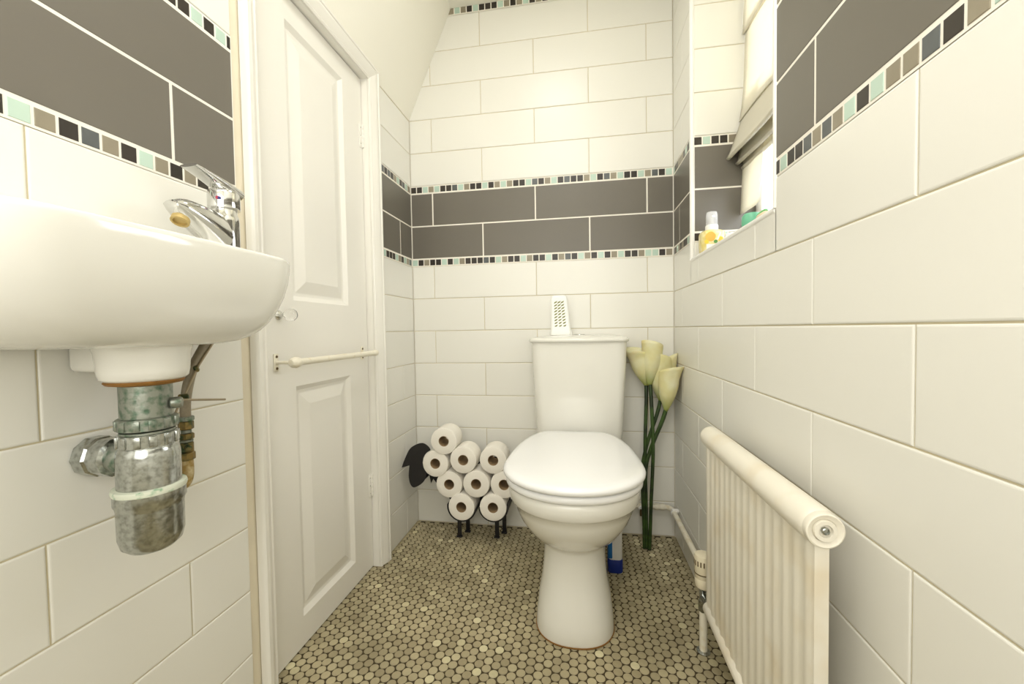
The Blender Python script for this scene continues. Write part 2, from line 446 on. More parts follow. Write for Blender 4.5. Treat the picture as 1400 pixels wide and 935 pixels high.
# moulded architrave: an ogee section mitred round the opening
mb = MB()
prof = [(0,-.001),(0,.004),(.006,.008),(.012,.006),(.018,.009),(.030,.014),(.040,.018),(.047,.017),(.050,.020),(.056,.020),(.060,.017),(.063,.012),(.063,-.001)]
w = .063
def arch_pt(t, d, k):
    s_ = t/w
    y0 = DY0+(AY0-DY0)*s_; y1 = DY1+(AY1-DY1)*s_; z1 = DZ1+(AZ1-DZ1)*s_
    return [(d,y0,0),(d,y0,z1),(d,y1,z1),(d,y1,0)][k]
rings = [[arch_pt(t,d,k) for t,d in prof] for k in range(4)]
mb.loft(rings, M['gloss'])
# lining of the doorway
for lo, hi in (((-.12,DY0-.004,0),(-.002,DY0,DZ1)), ((-.12,DY1,0),(-.002,DY1+.004,DZ1)), ((-.12,DY0,DZ1),(-.002,DY1,DZ1+.004))):
    mb.box(lo, hi, M['gloss'])
struct(mb.build('trim_1', smooth=30), 'white moulded architrave around the door')

t = thing('towel_rail', (XD, -.64, .843), 'cream towel rail bracketed across the white door', 'towel rail')
mb = MB()
bx = .026
mb.lathe([(.001,0),(.008,.001),(.0135,.008),(.0155,.018),(.014,.028),(.0105,.036),(.0095,.042),(.0095,.448),(.0112,.450),(.0112,.462),(.0095,.466),(.002,.468)], M['cream_pipe'], (bx,-.885,.843), (0,1,0), 24)
mb.build('bar', t)
for y in (-.874, -.432):
    mb = MB()
    mb.box((XD, y-.008, .843-.024), (XD+.004, y+.008, .843+.024), M['cream_pipe'], .0018)
    mb.tube([(XD+.003,y,.843),(XD+.02,y,.8435),(bx,y+.0,.843)], .0046, M['cream_pipe'])
    br = mb.build('bracket', t)
    for dz in (-.016,.016):
        mb = MB(); mb.lathe([(.0038,0),(.0036,.0015),(.0015,.002)], M['slot'], (XD+.004,y,.843+dz), (1,0,0), 12)
        mb.build('screw', br)

# ------------------------------------------------------------------ window, trims, blind
mb = MB()
xw = W+.215
def frame_box(y0,y1,z0,z1,x0=xw,x1=xw+.045): mb.box((x0,y0,z0),(x1,y1,z1), M['trim'], .004)
frame_box(WY0, WY0+.05, WZ0, WZ1); frame_box(WY1-.05, WY1, WZ0, WZ1)
frame_box(WY0+.05, WY1-.05, WZ0, WZ0+.05); frame_box(WY0+.05, WY1-.05, WZ1-.05, WZ1)
win = struct(mb.build('window_1'), 'white framed window in the recess, bright with daylight')
mb = MB(); mb.box((xw+.02, WY0+.045, WZ0+.045), (xw+.026, WY1-.045, WZ1-.045), M['glass']); mb.build('window_pane', win)

mb = MB()   # white corner bead around the recess
b = .0085
def bead(p0, p1): mb.tube([p0, p1], b, M['trim'], 12)
bead((W+.004, WY1+.001, WZ0-.004),(W+.004, WY1+.001, WZ1)); bead((W+.006, WY0, WZ0-.003),(W+.006, WY1, WZ0-.003)); bead((W+.005, WY0, WZ0),(W+.005, WY0, WZ1))
struct(mb.build('trim_2'), 'white corner trim around the window recess')

t = thing('roman_blind', (W+.16, (WY0+WY1)/2, WZ1), 'cream fabric roman blind half raised in the window recess', 'blind')
def sheet(prof, y0, y1, wob=.003, ny=22, kind='fabric'):
    mb = MB(); rows = []
    prof = spline([V((x,0,z)) for x,z in prof], 4)
    for j in range(ny+1):
        y = y0+(y1-y0)*j/ny
        rows.append([(q.x+wob*math.sin(9*j/ny+q.z*14), y, q.z-.004*math.sin(PI*j/ny)) for q in prof])
    mb.loft(rows, M[kind], False, False, closed=False); return mb
y0b, y1b = WY0+.02, WY1-.007
x_ = W
up = sheet([(x_+.186,2.20),(x_+.176,2.05),(x_+.174,1.952),(x_+.172,1.938),(x_+.181,1.942),(x_+.182,1.952)], y0b, y1b); up.build('upper_fold', t, solid=.0015)
md = sheet([(x_+.184,1.96),(x_+.180,1.90),(x_+.170,1.75),(x_+.160,1.650),(x_+.158,1.640),(x_+.168,1.644),(x_+.170,1.655)], y0b, y1b); md.build('middle_fold', t, solid=.0015)
for k, (dx_, dz) in enumerate(((0,0),(.030,-.020),(.047,-.036))):
    sh = sheet([(x_+.168+dx_*.3,1.66),(x_+.152+dx_*.6,1.60),(x_+.128+dx_,1.530+dz),(x_+.120+dx_,1.515+dz),(x_+.132+dx_,1.512+dz),(x_+.165+dx_*.6,1.56+dz)], y0b, y1b, .0025)
    sh.build('bottom_fold', t, solid=.0015)
ln = sheet([(x_+.180,1.70),(x_+.174,1.50),(x_+.168,1.40),(x_+.163,1.315)], y1b-.155, y1b, .0015, 10); ln.build('lining_panel', t, solid=.0015)
mb = MB(); mb.box((x_+.172, y0b, 2.19), (x_+.20, y1b, 2.22), M['trim'], .003); mb.build('headrail', t)

# things on the sill
bxs, bys, bz = W+.052, -.335, WZ0
t = thing('soap_dispenser', (bxs, bys, bz), 'yellow citrus printed foaming soap pump bottle on the window sill', 'soap dispenser')
mb = MB()
def rrect(cx, cy, z, a, b_, r, n=6):
    out = []
    for qx, qy, s0 in ((1,1,0),(-1,1,PI/2),(-1,-1,PI),(1,-1,1.5*PI)):
        for i in range(n+1):
            th = s0+PI/2*i/n; out.append(V((cx+qx*(a-r)+r*math.cos(th), cy+qy*(b_-r)+r*math.sin(th), z)))
    return out
mb.loft([rrect(bxs,bys,bz+z,a,b_,r) for z,a,b_,r in ((0,.034,.026,.015),(.004,.037,.029,.018),(.03,.039,.031,.02),(.07,.0395,.031,.02),(.079,.038,.03,.02),(.085,.032,.026,.02),(.088,.02,.02,.019))], M['soap'])
bot = mb.build('bottle', t)
mb = MB()
def disc(mb, x, z, r, m, d=.0318, n=18): mb.prism([(bxs+x+r*math.cos(2*PI*i/n), bys-d, bz+z+r*math.sin(2*PI*i/n)) for i in range(n)], (0,.0015,0), M[m])
mb.prism([(bxs-.026,bys-.0316,bz+.006),(bxs+.026,bys-.0316,bz+.006),(bxs+.026,bys-.0316,bz+.036),(bxs-.026,bys-.0316,bz+.036)], (0,.0012,0), M['labelw'])
disc(mb,-.013,.061,.0165,'orange'); disc(mb,.019,.052,.0085,'lemon'); disc(mb,.003,.044,.006,'leafp',.0322); disc(mb,-.026,.044,.007,'lemon',.0322)
mb.prism([(bxs+.006,bys-.032,bz+.05),(bxs+.016,bys-.032,bz+.074),(bxs+.02,bys-.032,bz+.072),(bxs+.012,bys-.032,bz+.05)], (0,.001,0), M['labelw'])
mb.build('label', bot)['label'] = 'printed orange and lemon slices'
mb = MB(); mb.lathe([(.0195,.086),(.0205,.089),(.0205,.103),(.016,.110),(.0085,.112),(.0085,.124),(.011,.126),(.010,.135),(.004,.138)], M['fresh'], (bxs,bys,bz), n=24)
mb.box((bxs-.005,bys-.020,bz+.128),(bxs+.005,bys,bz+.136), M['fresh'], .002)
mb.build('pump', t)
mb = MB(); mb.lathe([(.0185,.104),(.0185,.140),(.0165,.149),(.010,.152),(.001,.1525)], M['pet'], (bxs,bys,bz), n=24, cap0=False); mb.build('clear_cap', t, solid=.001)

gx, gy = W+.034, -.715
t = thing('plastic_tub', (gx, gy, WZ0), 'small two tone green plastic tub on the window sill', 'tub')
mb = MB(); mb.lathe([(.017,0),(.021,.003),(.0235,.018),(.0225,.036),(.018,.042),(.001,.0425)], M['teal'], (gx,gy,WZ0), n=24); mb.build('body', t)
mb = MB(); mb.lathe([(.001,-.004),(.015,-.003),(.017,.004),(.017,.024),(.014,.028),(.001,.029)], M['leafg'], (gx+.012,gy-.012,WZ0+.022), (.75,-.5,.45), n=24); mb.build('lid', t)['label'] = 'mid green cap'
sx_, sy_ = W+.026, -.60
o = MB().lathe([(.014,0),(.019,.002),(.019,.016),(.014,.020),(.001,.0205)], M['fresh'], (sx_,sy_,WZ0), n=24).build('cream_jar')
tag(o, 'small squat white jar on the sill between soap and green tub', 'jar')
px_, py_ = W+.040, -.80
o = MB().box((px_-.025,py_-.025,WZ0),(px_+.02,py_+.02,WZ0+.022), M['peach'], .009, 4).build('soap_bar')
tag(o, 'pale peach bar of soap at the near end of the window sill', 'soap')

# ------------------------------------------------------------------ toilet
TX = .757
t = thing('toilet', (TX, -.45, 0), 'white close coupled toilet with the lid down on the mosaic floor', 'toilet')
def egg(z, hw, yf, yb, yw, cx=TX, sq=2.0, bw=.0, n=48):
    """plan ring: half-width hw at yw, nose at yf, tail at yb (bw = half-width of a straight tail)."""
    out = []
    for i in range(n):
        th = 2*PI*i/n; c, s = math.cos(th), math.sin(th)
        if s < 0:
            x = hw*math.copysign(abs(c)**(2/sq), c); y = yw+(yf-yw)*-1*(-abs(s)**(2/sq))*1.0
            y = yw+(yf-yw)*abs(s)**(2/sq)
        else:
            k = abs(s)**(2/2.0)
            x = math.copysign(bw+(hw-bw)*abs(c)**1.0, c) if abs(c) > 1e-6 else 0
            if bw == 0: x = hw*c
            y = yw+(yb-yw)*k
        out.append(V((cx+x, y, z)))
    return out
mb = MB()
R = []
for z, hw, yf, yb, yw, sq in ((0,.119,-.694,-.12,-.58,2.3),(.012,.120,-.697,-.12,-.58,2.3),(.05,.117,-.692,-.12,-.57,2.3),(.10,.111,-.680,-.12,-.56,2.3),(.15,.101,-.664,-.12,-.55,2.3),
        (.20,.097,-.650,-.12,-.54,2.2),(.243,.096,-.644,-.12,-.53,2.2),(.258,.102,-.650,-.12,-.53,2.1),(.27,.115,-.668,-.11,-.54,2.05),(.29,.137,-.700,-.10,-.55,2.05),(.32,.152,-.735,-.10,-.56,2.05),
        (.35,.168,-.760,-.09,-.57,2.05),(.385,.180,-.778,-.08,-.58,2.05),(.408,.187,-.785,-.08,-.585,2.05),(.412,.192,-.792,-.07,-.59,2.05),(.42,.1965,-.799,-.07,-.59,2.05),(.445,.199,-.803,-.06,-.59,2.05),(.458,.198,-.802,-.06,-.59,2.05),(.464,.192,-.795,-.06,-.59,2.05)):
    R.append(egg(z,hw,yf,yb,yw,sq=sq))
mb.loft(R, M['porc'])
mb.build('bowl', t, smooth=60)
mb = MB()
st = [(-.001,.1198,-.6965,-.30,-.58),(.004,.1218,-.699,-.30,-.58)]
mb.loft([egg(z,hw,yf,yb,yw,sq=2.3) for z,hw,yf,yb,yw in st], M['stain'])
mb.build('floor_seal', t)['label'] = 'brown stained sealant at the foot'
mb = MB()
S = [(.4645,.196,-.798),(.466,.2005,-.805),(.472,.203,-.810),(.480,.2035,-.811),(.486,.200,-.807),(.487,.196,-.80)]
mb.loft([egg(z,hw,yf,-.215,-.615,sq=2.05,bw=.10) for z,hw,yf in S], M['seatw'])
mb.build('seat', t, smooth=50)
mb = MB()
S = [(.4905,.199,-.806,-.226),(.492,.206,-.815,-.223),(.498,.2105,-.8205,-.219),(.506,.2105,-.8205,-.219),(.511,.207,-.816,-.222),(.5145,.200,-.806,-.228),(.5165,.188,-.788,-.24),(.5185,.15,-.74,-.28),(.520,.08,-.68,-.36)]
mb.loft([egg(z,hw,yf,yb,-.615,sq=2.05,bw=.10*hw/.21) for z,hw,yf,yb in S], M['seatw'])
mb.build('lid', t, smooth=60)
for s_ in (-1,1):
    mb = MB(); mb.lathe([(.001,0),(.011,.001),(.012,.004),(.012,.05),(.011,.053),(.001,.054)], M['seatw'], (TX+s_*.08-.027, -.212, .487), (1,0,0), 18)
    mb.lathe([(.014,.463),(.014,.478),(.01,.484)], M['seatw'], (TX+s_*.08, -.208, 0), n=18)
    mb.build('hinge', t)
CX = .776
def cist(z, hw, yf, r, cx=CX, yb=-.004, bow=0.0, n=7):
    out = []
    for i in range(n+1):
        th = -PI/2-PI/2*(i/n); out.append(V((cx-hw+r+r*math.cos(th), yf+r+r*math.sin(th), z)))
    out += [V((cx-hw,yb,z)), V((cx+hw,yb,z))]
    for i in range(n+1):
        th = -PI/2*(i/n); out.append(V((cx+hw-r+r*math.cos(th), yf+r+r*math.sin(th), z)))
    for i in range(1,8):
        u = 1-i/8; out.append(V((cx-hw+r+(2*hw-2*r)*u, yf-bow*4*u*(1-u), z)))
    return out
mb = MB()
mb.loft([cist(z,hw,yf,r,bow=.012) for z,hw,yf,r in ((.464,.16,-.165,.03),(.47,.172,-.180,.035),(.50,.176,-.186,.04),(.62,.182,-.191,.042),(.74,.188,-.195,.042),(.855,.1925,-.199,.042),(.868,.1925,-.199,.042))], M['porc'])
mb.build('cistern', t, smooth=50)
mb = MB()
mb.loft([cist(z,hw,yf,r,bow=bw,yb=-.002) for z,hw,yf,r,bw in ((.866,.196,-.203,.045,.013),(.868,.200,-.208,.048,.014),(.874,.2025,-.211,.05,.014),(.880,.2015,-.210,.05,.014),(.884,.197,-.204,.05,.014),(.887,.186,-.19,.05,.012),(.892,.15,-.16,.04,.01),(.895,.10,-.13,.03,.01))], M['porc'])
lid = mb.build('cistern_lid', t, smooth=60)
mb = MB(); mb.lathe([(.022,.893),(.022,.897),(.019,.8985),(.0185,.8975),(.012,.8985),(.001,.899)], M['chrome'], (CX+.006,-.098,0), n=28); mb.build('flush_button', lid)['label'] = 'round chrome flush button'

# air freshener on the cistern
ax_, ay_, az_ = .704, -.10, .8955
t = thing('air_freshener', (ax_, ay_, az_-.001), 'white slotted gel air freshener standing on the cistern lid', 'air freshener')
mb = MB()
def af(z, hw, d, lean=0): return rrect(ax_+lean, ay_, az_+z, hw, d, min(hw,d)*.6)
zz = [(0,.046,.022),(.005,.047,.023),(.018,.044,.021),(.024,.0415,.0195),(.10,.0385,.017),(.145,.036,.015),(.158,.034,.014),(.166,.029,.011),(.169,.021,.008)]
mb.loft([af(z,hw,d,-.05*z) for z,hw,d in zz], M['fresh'])
fb = mb.build('body', t, smooth=50)
mb = MB()
for r_ in range(9):
    for c_ in range(3):
        z = .036+r_*.0125; x = -.018+c_*.018-(.0005*r_)*(c_-1)-.05*z
        yy = ay_-.0196+.0000+z*.03
        mb.prism([(ax_+x-.008, yy-.0006, az_+z-.004),(ax_+x+.004, yy-.0006, az_+z+.001),(ax_+x+.008, yy-.0006, az_+z+.0085),(ax_+x-.004, yy-.0006, az_+z+.0035)], (0,.0035,0), M['gel'])
mb.build('gel_slots', fb)['label'] = 'olive gel behind slanted slots'

# ------------------------------------------------------------------ toilet rolls and their sheep shaped rack
RR, RL = .0578, .098
def roll_mesh():
    mb = MB()
    prof = [(.0225,0),(RR-.004,0),(RR-.001,.0015),(RR,.005),(RR,RL-.005),(RR-.001,RL-.0015),(RR-.004,RL),(.0225,RL)]
    mb.lathe(prof, M['paper'], (0,0,0), (0,1,0), 40, False, False)
    return mb
proto = thing('toilet_roll', (0,0,0), 'x', 'toilet roll', 'toilet rolls stacked on the black rack')
ob = roll_mesh().build('paper', proto)
mb = MB(); mb.lathe([(.0226,.0004),(.0226,RL-.0004),(.0213,RL-.0004),(.0213,.0004),(.0226,.0004)], M['card'], (0,0,0), (0,1,0), 32, False, False)
oc = mb.build('cardboard_core', proto)
rolls = [((0.2039,0.4494),'topmost roll of white toilet paper, alone on top of the pile',-0.195),
         ((0.1619,0.3498),'leftmost white toilet roll, beside the black sheep head',-0.190),
         ((0.2879,0.3712),'white toilet roll in the middle of the upper row of three',-0.195),
         ((0.4168,0.3732),'right-hand white toilet roll of the upper row, beside the toilet lid',-0.190),
         ((0.2205,0.2599),'left-hand white toilet roll of the row of three above the bottom pair',-0.185),
         ((0.3416,0.2692),'white toilet roll in the middle of the row above the bottom pair',-0.192),
         ((0.4612,0.2702),'toilet roll partly hidden behind the toilet seat',-0.188),
         ((0.2742,0.1657),'left-hand toilet roll of the bottom pair in the rack',-0.190),
         ((0.4129,0.1720),'right-hand toilet roll of the bottom pair in the rack',-0.192)]
ROLLS = []
for i, ((x,z),lab,y) in enumerate(rolls):
    if i == 0: r = proto
    else:
        r = proto.copy(); C.objects.link(r)
        for ch in (ob, oc):
            c = ch.copy(); C.objects.link(c); c.parent = r
    r.location = (x, y, z); r['label'] = lab
    r.rotation_euler = (random.uniform(-.02,.02), random.uniform(0,6.28), random.uniform(-.03,.03))
    ROLLS.append((x,z))
t = thing('toilet_roll_rack', (.33, -.10, 0), 'black metal sheep shaped rack holding the pile of toilet rolls', 'toilet roll holder')
mb = MB()   # the two cradles under the bottom rolls, one bent strip
def cradle(cx, cz, a0, a1, r=RR+.0028, y0=-.186, y1=-.075, th=.004, n=20):
    inner, outer = [], []
    for i in range(n+1):
        a = math.radians(a0+(a1-a0)*i/n)
        inner.append((cx+r*math.cos(a), cz+r*math.sin(a))); outer.append((cx+(r+th)*math.cos(a), cz+(r+th)*math.sin(a)))
    poly = inner+outer[::-1]
    rings = [[(x, y, z) for x, z in poly] for y in (y0, y1)]
    N = len(poly)
    vs = rings[0]+rings[1]; fs = [[i,(i+1)%N,N+(i+1)%N,N+i] for i in range(N)]
    for i in range(n):
        fs.append([i, i+1, N-2-i, N-1-i]); fs.append([N+i, N+i+1, N+N-2-i, N+N-1-i])
    mb.add(vs, fs, M['black'])
cradle(0.2742,0.1657,172,352); cradle(0.4129,0.1720,188,374)
mb.build('cradle', t, smooth=40)
for (x, y) in ((.243,-.118),(.268,-.07),(.411,-.105),(.436,-.06)):
    mb = MB(); top = .104 if x < .3 else .108
    mb.box((x-.009, y-.003, 0), (x+.009, y+.003, top), M['black'], .001)
    mb.box((x-.014, y-.010, 0), (x+.012, y+.006, .006), M['black'], .002)
    mb.build('leg', t)
mb = MB()
head = [(-.004,.325),(.008,.356),(.034,.407),(.063,.428),(.092,.436),(.113,.428),(.128,.411),(.133,.384),(.132,.357),(.114,.316),(.106,.288),(.095,.267),(.076,.251),(.051,.240),(.036,.251),(.029,.275),(.028,.299),(.032,.336)]
def smooth_poly(P, sharp, k=5):
    out = []; n = len(P)
    for i in range(n):
        a,b_,c,d = [V((*P[(i+j)%n],0)) for j in (-1,0,1,2)]
        if i in sharp: a = b_*2-c
        if (i+1) % n in sharp: d = c*2-b_
        for j in range(k):
            t_ = j/k; q = .5*((2*b_)+(c-a)*t_+(2*a-5*b_+4*c-d)*t_*t_+(3*b_-a-3*c+d)*t_**3); out.append((q.x,q.y))
    return out
hp = smooth_poly(head, {0,17})
qx0, qz0 = ROLLS[1]
def clear(x, z):     # keep the plate outside the roll beside it
    d = math.hypot(x-qx0, z-qz0); k = max(1, (RR+.002)/max(d,1e-4))
    return (qx0+(x-qx0)*k, qz0+(z-qz0)*k)
mb.prism([(q[0], -.186, q[1]) for q in (clear(x+.010, z) for x,z in hp)], (0,.004,0), M['black'])
mb.build('sheep_head', t, smooth=0)['label'] = 'flat black head with drooping ear'
neck = [(.072,.300),(.078,.252),(.087,.208),(.098,.230),(.125,.197),(.151,.184),(.160,.165),(.190,.118),(.205,.148),(.185,.232),(.12,.286),(.091,.335)]
mb = MB(); mb.prism([(x, -.049, z) for x,z in neck], (0,.004,0), M['black'])
mb.prism([(.078,-.1825,.285),(.096,-.1825,.275),(.096,-.1825,.262),(.080,-.1825,.262)], (0,.135,0), M['black'])
mb.build('neck_plate', t, smooth=0)
mb = MB()
bp = smooth_poly([(.19,.16),(.18,.27),(.17,.33),(.20,.36),(.24,.36),(.30,.34),(.42,.34),(.47,.29),(.46,.20),(.42,.12),(.36,.11),(.30,.12),(.24,.12)], set(), 4)
mb.prism([(x,-.045,z) for x,z in bp], (0,.003,0), M['black'])
mb.build('back_plate', t, smooth=0)

# ------------------------------------------------------------------ artificial calla lilies in the corner
def lily(base, top, rad, tipang, flare, path, label, tight=1., yaw=0.):
    """base, top: stem end of the spathe and centre of its mouth."""
    t = thing('artificial_lily', path[-1], label, 'artificial flower', 'artificial lilies')
    b_, tp = V(base), V(top); a = (tp-b_); H = a.length; a.normalize()
    tdir = V((math.cos(tipang), math.sin(tipang), .15)); x = (tdir-a*tdir.dot(a)).normalized(); y = a.cross(x)
    nu, nv = 16, 40; vs = []; us = []
    for i in range(nu+1):
        u = i/nu
        for j in range(nv+1):
            v = -1+2*j/nv; th = v*PI*1.12
            prof = .09+.91*max(0, math.sin(PI*(.03+.66*u)))**1.15
            tip = max(0, math.cos(th*.5/1.12))**3
            r = rad*prof*(1-.20*abs(v)**3*tight)+flare*rad*(max(0,u-.70)/.30)**2*(.25+1.1*tip)
            hh = H*u*(1+.16*tip*u*u-.16*(abs(v)**2)*u)
            vs.append(b_+a*hh+x*(r*math.cos(th))+y*(r*math.sin(th))); us.append(u)
    fs = [[i*(nv+1)+j, i*(nv+1)+j+1, (i+1)*(nv+1)+j+1, (i+1)*(nv+1)+j] for i in range(nu) for j in range(nv)]
    mb = MB(); mb.add(vs, fs, M['petal'])
    o = mb.build('flower', t, smooth=80, solid=.0012, fix=False)
    at = o.data.attributes.new('u', 'FLOAT', 'POINT'); at.data.foreach_set('value', us)
    mb = MB(); mb.tube([b_+a*.012]+[V(q) for q in path], lambda s_: .0078-.001*s_, M['stem'], 12, smooth=8); mb.build('stem', t, smooth=60)
    mb = MB(); mb.tube([b_+a*(H*.15), b_+a*(H*.7)], lambda s_: .006*(1-.5*s_), M['lemon'], 10); mb.build('spadix', t)
lily((1.058,-.075,.675),(1.024,-.085,.825),.044, math.radians(175), .75, [(1.054,-.085,.62),(1.046,-.10,.42),(1.046,-.115,.2),(1.048,-.118,.005)], 'leftmost cream artificial lily, its petal open towards the cistern', .6)
lily((1.066,-.095,.680),(1.078,-.105,.845),.041, math.radians(240), .30, [(1.071,-.105,.62),(1.074,-.122,.42),(1.064,-.128,.2),(1.057,-.128,.005)], 'cream artificial lily second from the left, standing tallest of the bunch', 1.)
lily((1.114,-.075,.612),(1.110,-.080,.790),.048, math.radians(230), .25, [(1.098,-.08,.56),(1.052,-.09,.42),(1.034,-.10,.3),(1.042,-.106,.005)], 'cream artificial lily between the tallest one and the rolled one', .8)
lily((1.124,-.125,.580),(1.136,-.135,.745),.040, math.radians(310), .45, [(1.106,-.122,.53),(1.062,-.115,.41),(1.040,-.118,.3),(1.037,-.118,.005)], 'cream artificial lily nearest the viewer, rolled into a tube', 1.)
lily((1.146,-.050,.600),(1.150,-.054,.785),.031, math.radians(330), .25, [(1.130,-.055,.54),(1.076,-.07,.41),(1.050,-.085,.3),(1.052,-.10,.005)], 'rightmost cream artificial lily, at the back against the corner tiles', 1.)

# ------------------------------------------------------------------ cleaner bottle behind the toilet
qx, qy = .905, -.285
t = thing('cleaner_bottle', (qx,qy,0), 'white and blue cleaner bottle on the floor behind the toilet', 'bottle')
mb = MB(); mb.loft([rrect(qx,qy,z,a,b_,.014) for z,a,b_ in ((.050,.025,.02),(.055,.0265,.021),(.16,.0265,.021),(.19,.02,.017),(.205,.0145,.0145))], M['bottlew']); bo = mb.build('body', t)
mb = MB(); mb.loft([rrect(qx,qy,z,a,b_,.014) for z,a,b_ in ((0,.026,.021),(.003,.028,.0225),(.046,.028,.0225),(.050,.026,.021))], M['navy']); mb.build('base', t)['label'] = 'dark blue base'
mb = MB(); mb.box((qx-.0275,qy-.0222,.054),(qx-.010,qy+.010,.165), M['blue'], .004); mb.build('label_panel', bo)['label'] = 'blue panel'
mb = MB(); mb.lathe([(.0145,.204),(.015,.207),(.014,.228),(.006,.231)], M['blue'], (qx,qy,0), n=20); mb.build('cap', t)['label'] = 'blue cap'

# ------------------------------------------------------------------ radiator
RX = 1.1235
t = thing('radiator', (RX, -.96, .13), 'cream panel radiator standing off the right wall', 'radiator')
mb = MB()
ya, yb = -1.212, -.700
nF = 15; pts = []
for i in range(nF*8+1):
    y = ya+(yb-ya)*i/(nF*8); ph = (i/8) % 1
    d = .0024*(max(0,min(1, (abs(ph-.5)-.18)/.10)))
    pts.append((y, d))
front = [V((RX-.0135+d, y, 0)) for y, d in pts]
zz = [.150,.158,.172,.600,.612,.620]; dd = [.006,.002,0,0,.002,.006]
rings = []
for z, k in zip(zz, dd):
    f = .15 if z in (.150,.620) else 1
    rings.append([V((RX-.0135+(d*1.0 if .17 < z < .605 else d*.2)+k, y, z)) for y, d in pts]+[V((RX+.008, yb, z)), V((RX+.008, ya, z))])
mb.loft(rings, M['rad'])
mb.build('panel', t, smooth=30)
mb = MB()   # round top tube with rolled ends
mb.lathe([(.001,0),(.020,.0),(.0235,.003),(.0265,.010),(.0275,.018),(.0275,.505),(.0265,.515),(.022,.521),(.001,.522)], M['rad'], (RX+.001, -1.212, .627), (0,1,0), 36)
tp = mb.build('top_tube', t)
mb = MB(); mb.lathe([(.001,.012),(.0165,.012),(.0165,.0005),(.0235,-.003),(.0255,-.002),(.0265,.006),(.024,.012)], M['rad'], (RX+.001,-1.214,.627), (0,1,0), 30, cap1=False); mb.lathe([(.0158,.013),(.0158,.0),(.0150,-.0035),(.0095,-.0035),(.0085,.001),(.001,.001)], M['rad'], (RX+.001,-1.214,.627), (0,1,0), 28, cap0=False)
pl = mb.build('end_plug', tp)
mb = MB(); mb.lathe([(.0055,.002),(.0055,-.0035),(.0042,-.0045),(.0038,-.002),(.0008,-.002)], M['chrome_old'], (RX+.001,-1.214,.627), (0,1,0), 8, cap0=False); mb.build('bleed_screw', tp)['label'] = 'small metal bleed screw'
mb = MB(); mb.lathe([(.001,0),(.014,.001),(.0175,.006),(.0175,.506),(.014,.512),(.001,.513)], M['rad'], (RX-.004,-1.208,.160), (0,1,0), 28); mb.build('bottom_tube', t)
for y in (-.80,-1.02):
    for z in (.24,.54):
        mb = MB(); mb.box((RX+.006,y-.015,z-.02),(W-.001,y+.015,z+.02), M['rad'], .003); mb.build('wall_bracket', t)
# valve with thermostatic head at the far bottom corner
vx, vy = 1.118, -.652
mb = MB(); mb.tube([(vx,-.700,.160),(vx,vy,.160)], .009, M['chrome_old'], 16); mb.lathe([(.012,.118),(.0135,.124),(.0135,.150),(.0105,.153),(.0105,.178),(.014,.181),(.014,.187)], M['chrome_old'], (vx,vy,0), n=6)
vv = mb.build('valve', t, smooth=30)
mb = MB(); mb.lathe([(.016,.186),(.0205,.190),(.0225,.200),(.0225,.214),(.0215,.216),(.0225,.218),(.0235,.262),(.0235,.276),(.0215,.281),(.012,.283),(.001,.283)], M['trv'], (vx,vy,0), n=32)
th_ = mb.build('thermostatic_head', vv)
mb = MB()
for k in range(18):
    a = 2*PI*k/18; c, s_ = math.cos(a), math.sin(a)
    mb.box((-.0012,-.0016,-.007),(.0012,.0016,.007), M['slot'], M4=Matrix.Translation((vx+.0229*c, vy+.0229*s_, .260)) @ Matrix.Rotation(a,4,'Z'))
mb.lathe([(.0226,.2275),(.0234,.2280),(.0234,.2305),(.0226,.231)], M['slot'], (vx,vy,0), n=32, cap0=False, cap1=False)
mb.build('head_slots', vv)['label'] = 'brown slots'
mb = MB(); mb.tube([(vx,vy,.120),(vx,vy,.004)], .0105, M['cream_pipe'], 18); mb.lathe([(.018,.0),(.0185,.003),(.012,.006)], M['chrome_old'], (vx,vy,0), n=24)
mb.build('feed_pipe', t)

# ------------------------------------------------------------------ pipe along the foot of the walls
t = thing('water_pipe', (1.15, -.2, .14), 'cream water pipe running along the back and right wall into the corner', 'pipe')
pz = .142
mb = MB(); mb.tube([(.90,-.024,pz),(1.05,-.024,pz),(1.125,-.024,pz),(1.150,-.028,pz),(1.1605,-.042,pz),(1.1645,-.075,pz),(1.1645,-.3,pz),(1.1645,-.72,pz),(1.1645,-1.0,pz)], .0105, M['cream_pipe'], 16, smooth=4); mb.build('pipe_run', t, smooth=60)
mb = MB(); mb.lathe([(.0125,0),(.0135,.003),(.0135,.018),(.0115,.021)], M['cream_pipe'], (1.095,-.024,pz), (1,0,0), 16); mb.lathe([(.0125,0),(.0135,.003),(.0135,.018),(.0115,.021)], M['cream_pipe'], (1.118,-.024,pz), (1,0,0), 16); mb.build('elbow_joint', t)
mb = MB(); mb.box((1.155,-.085,pz+.004),(W-.001,-.068,pz+.016), M['trim'], .003); mb.lathe([(.0125,0),(.0135,.002),(.0135,.011),(.0125,.013)], M['trim'], (1.1645,-.083,pz), (0,1,0), 16); mb.build('clip', t)
mb = MB(); mb.lathe([(.008,-.006),(.0105,-.004),(.0105,.006),(.0085,.008)], M['trim'], (1.036,-.036,pz-.006), (0,-1,0), 16); mb.tube([(1.036,-.045,pz-.006),(1.036,-.045,pz-.034)], .006, M['slot'], 10); mb.build('drain_valve', t)

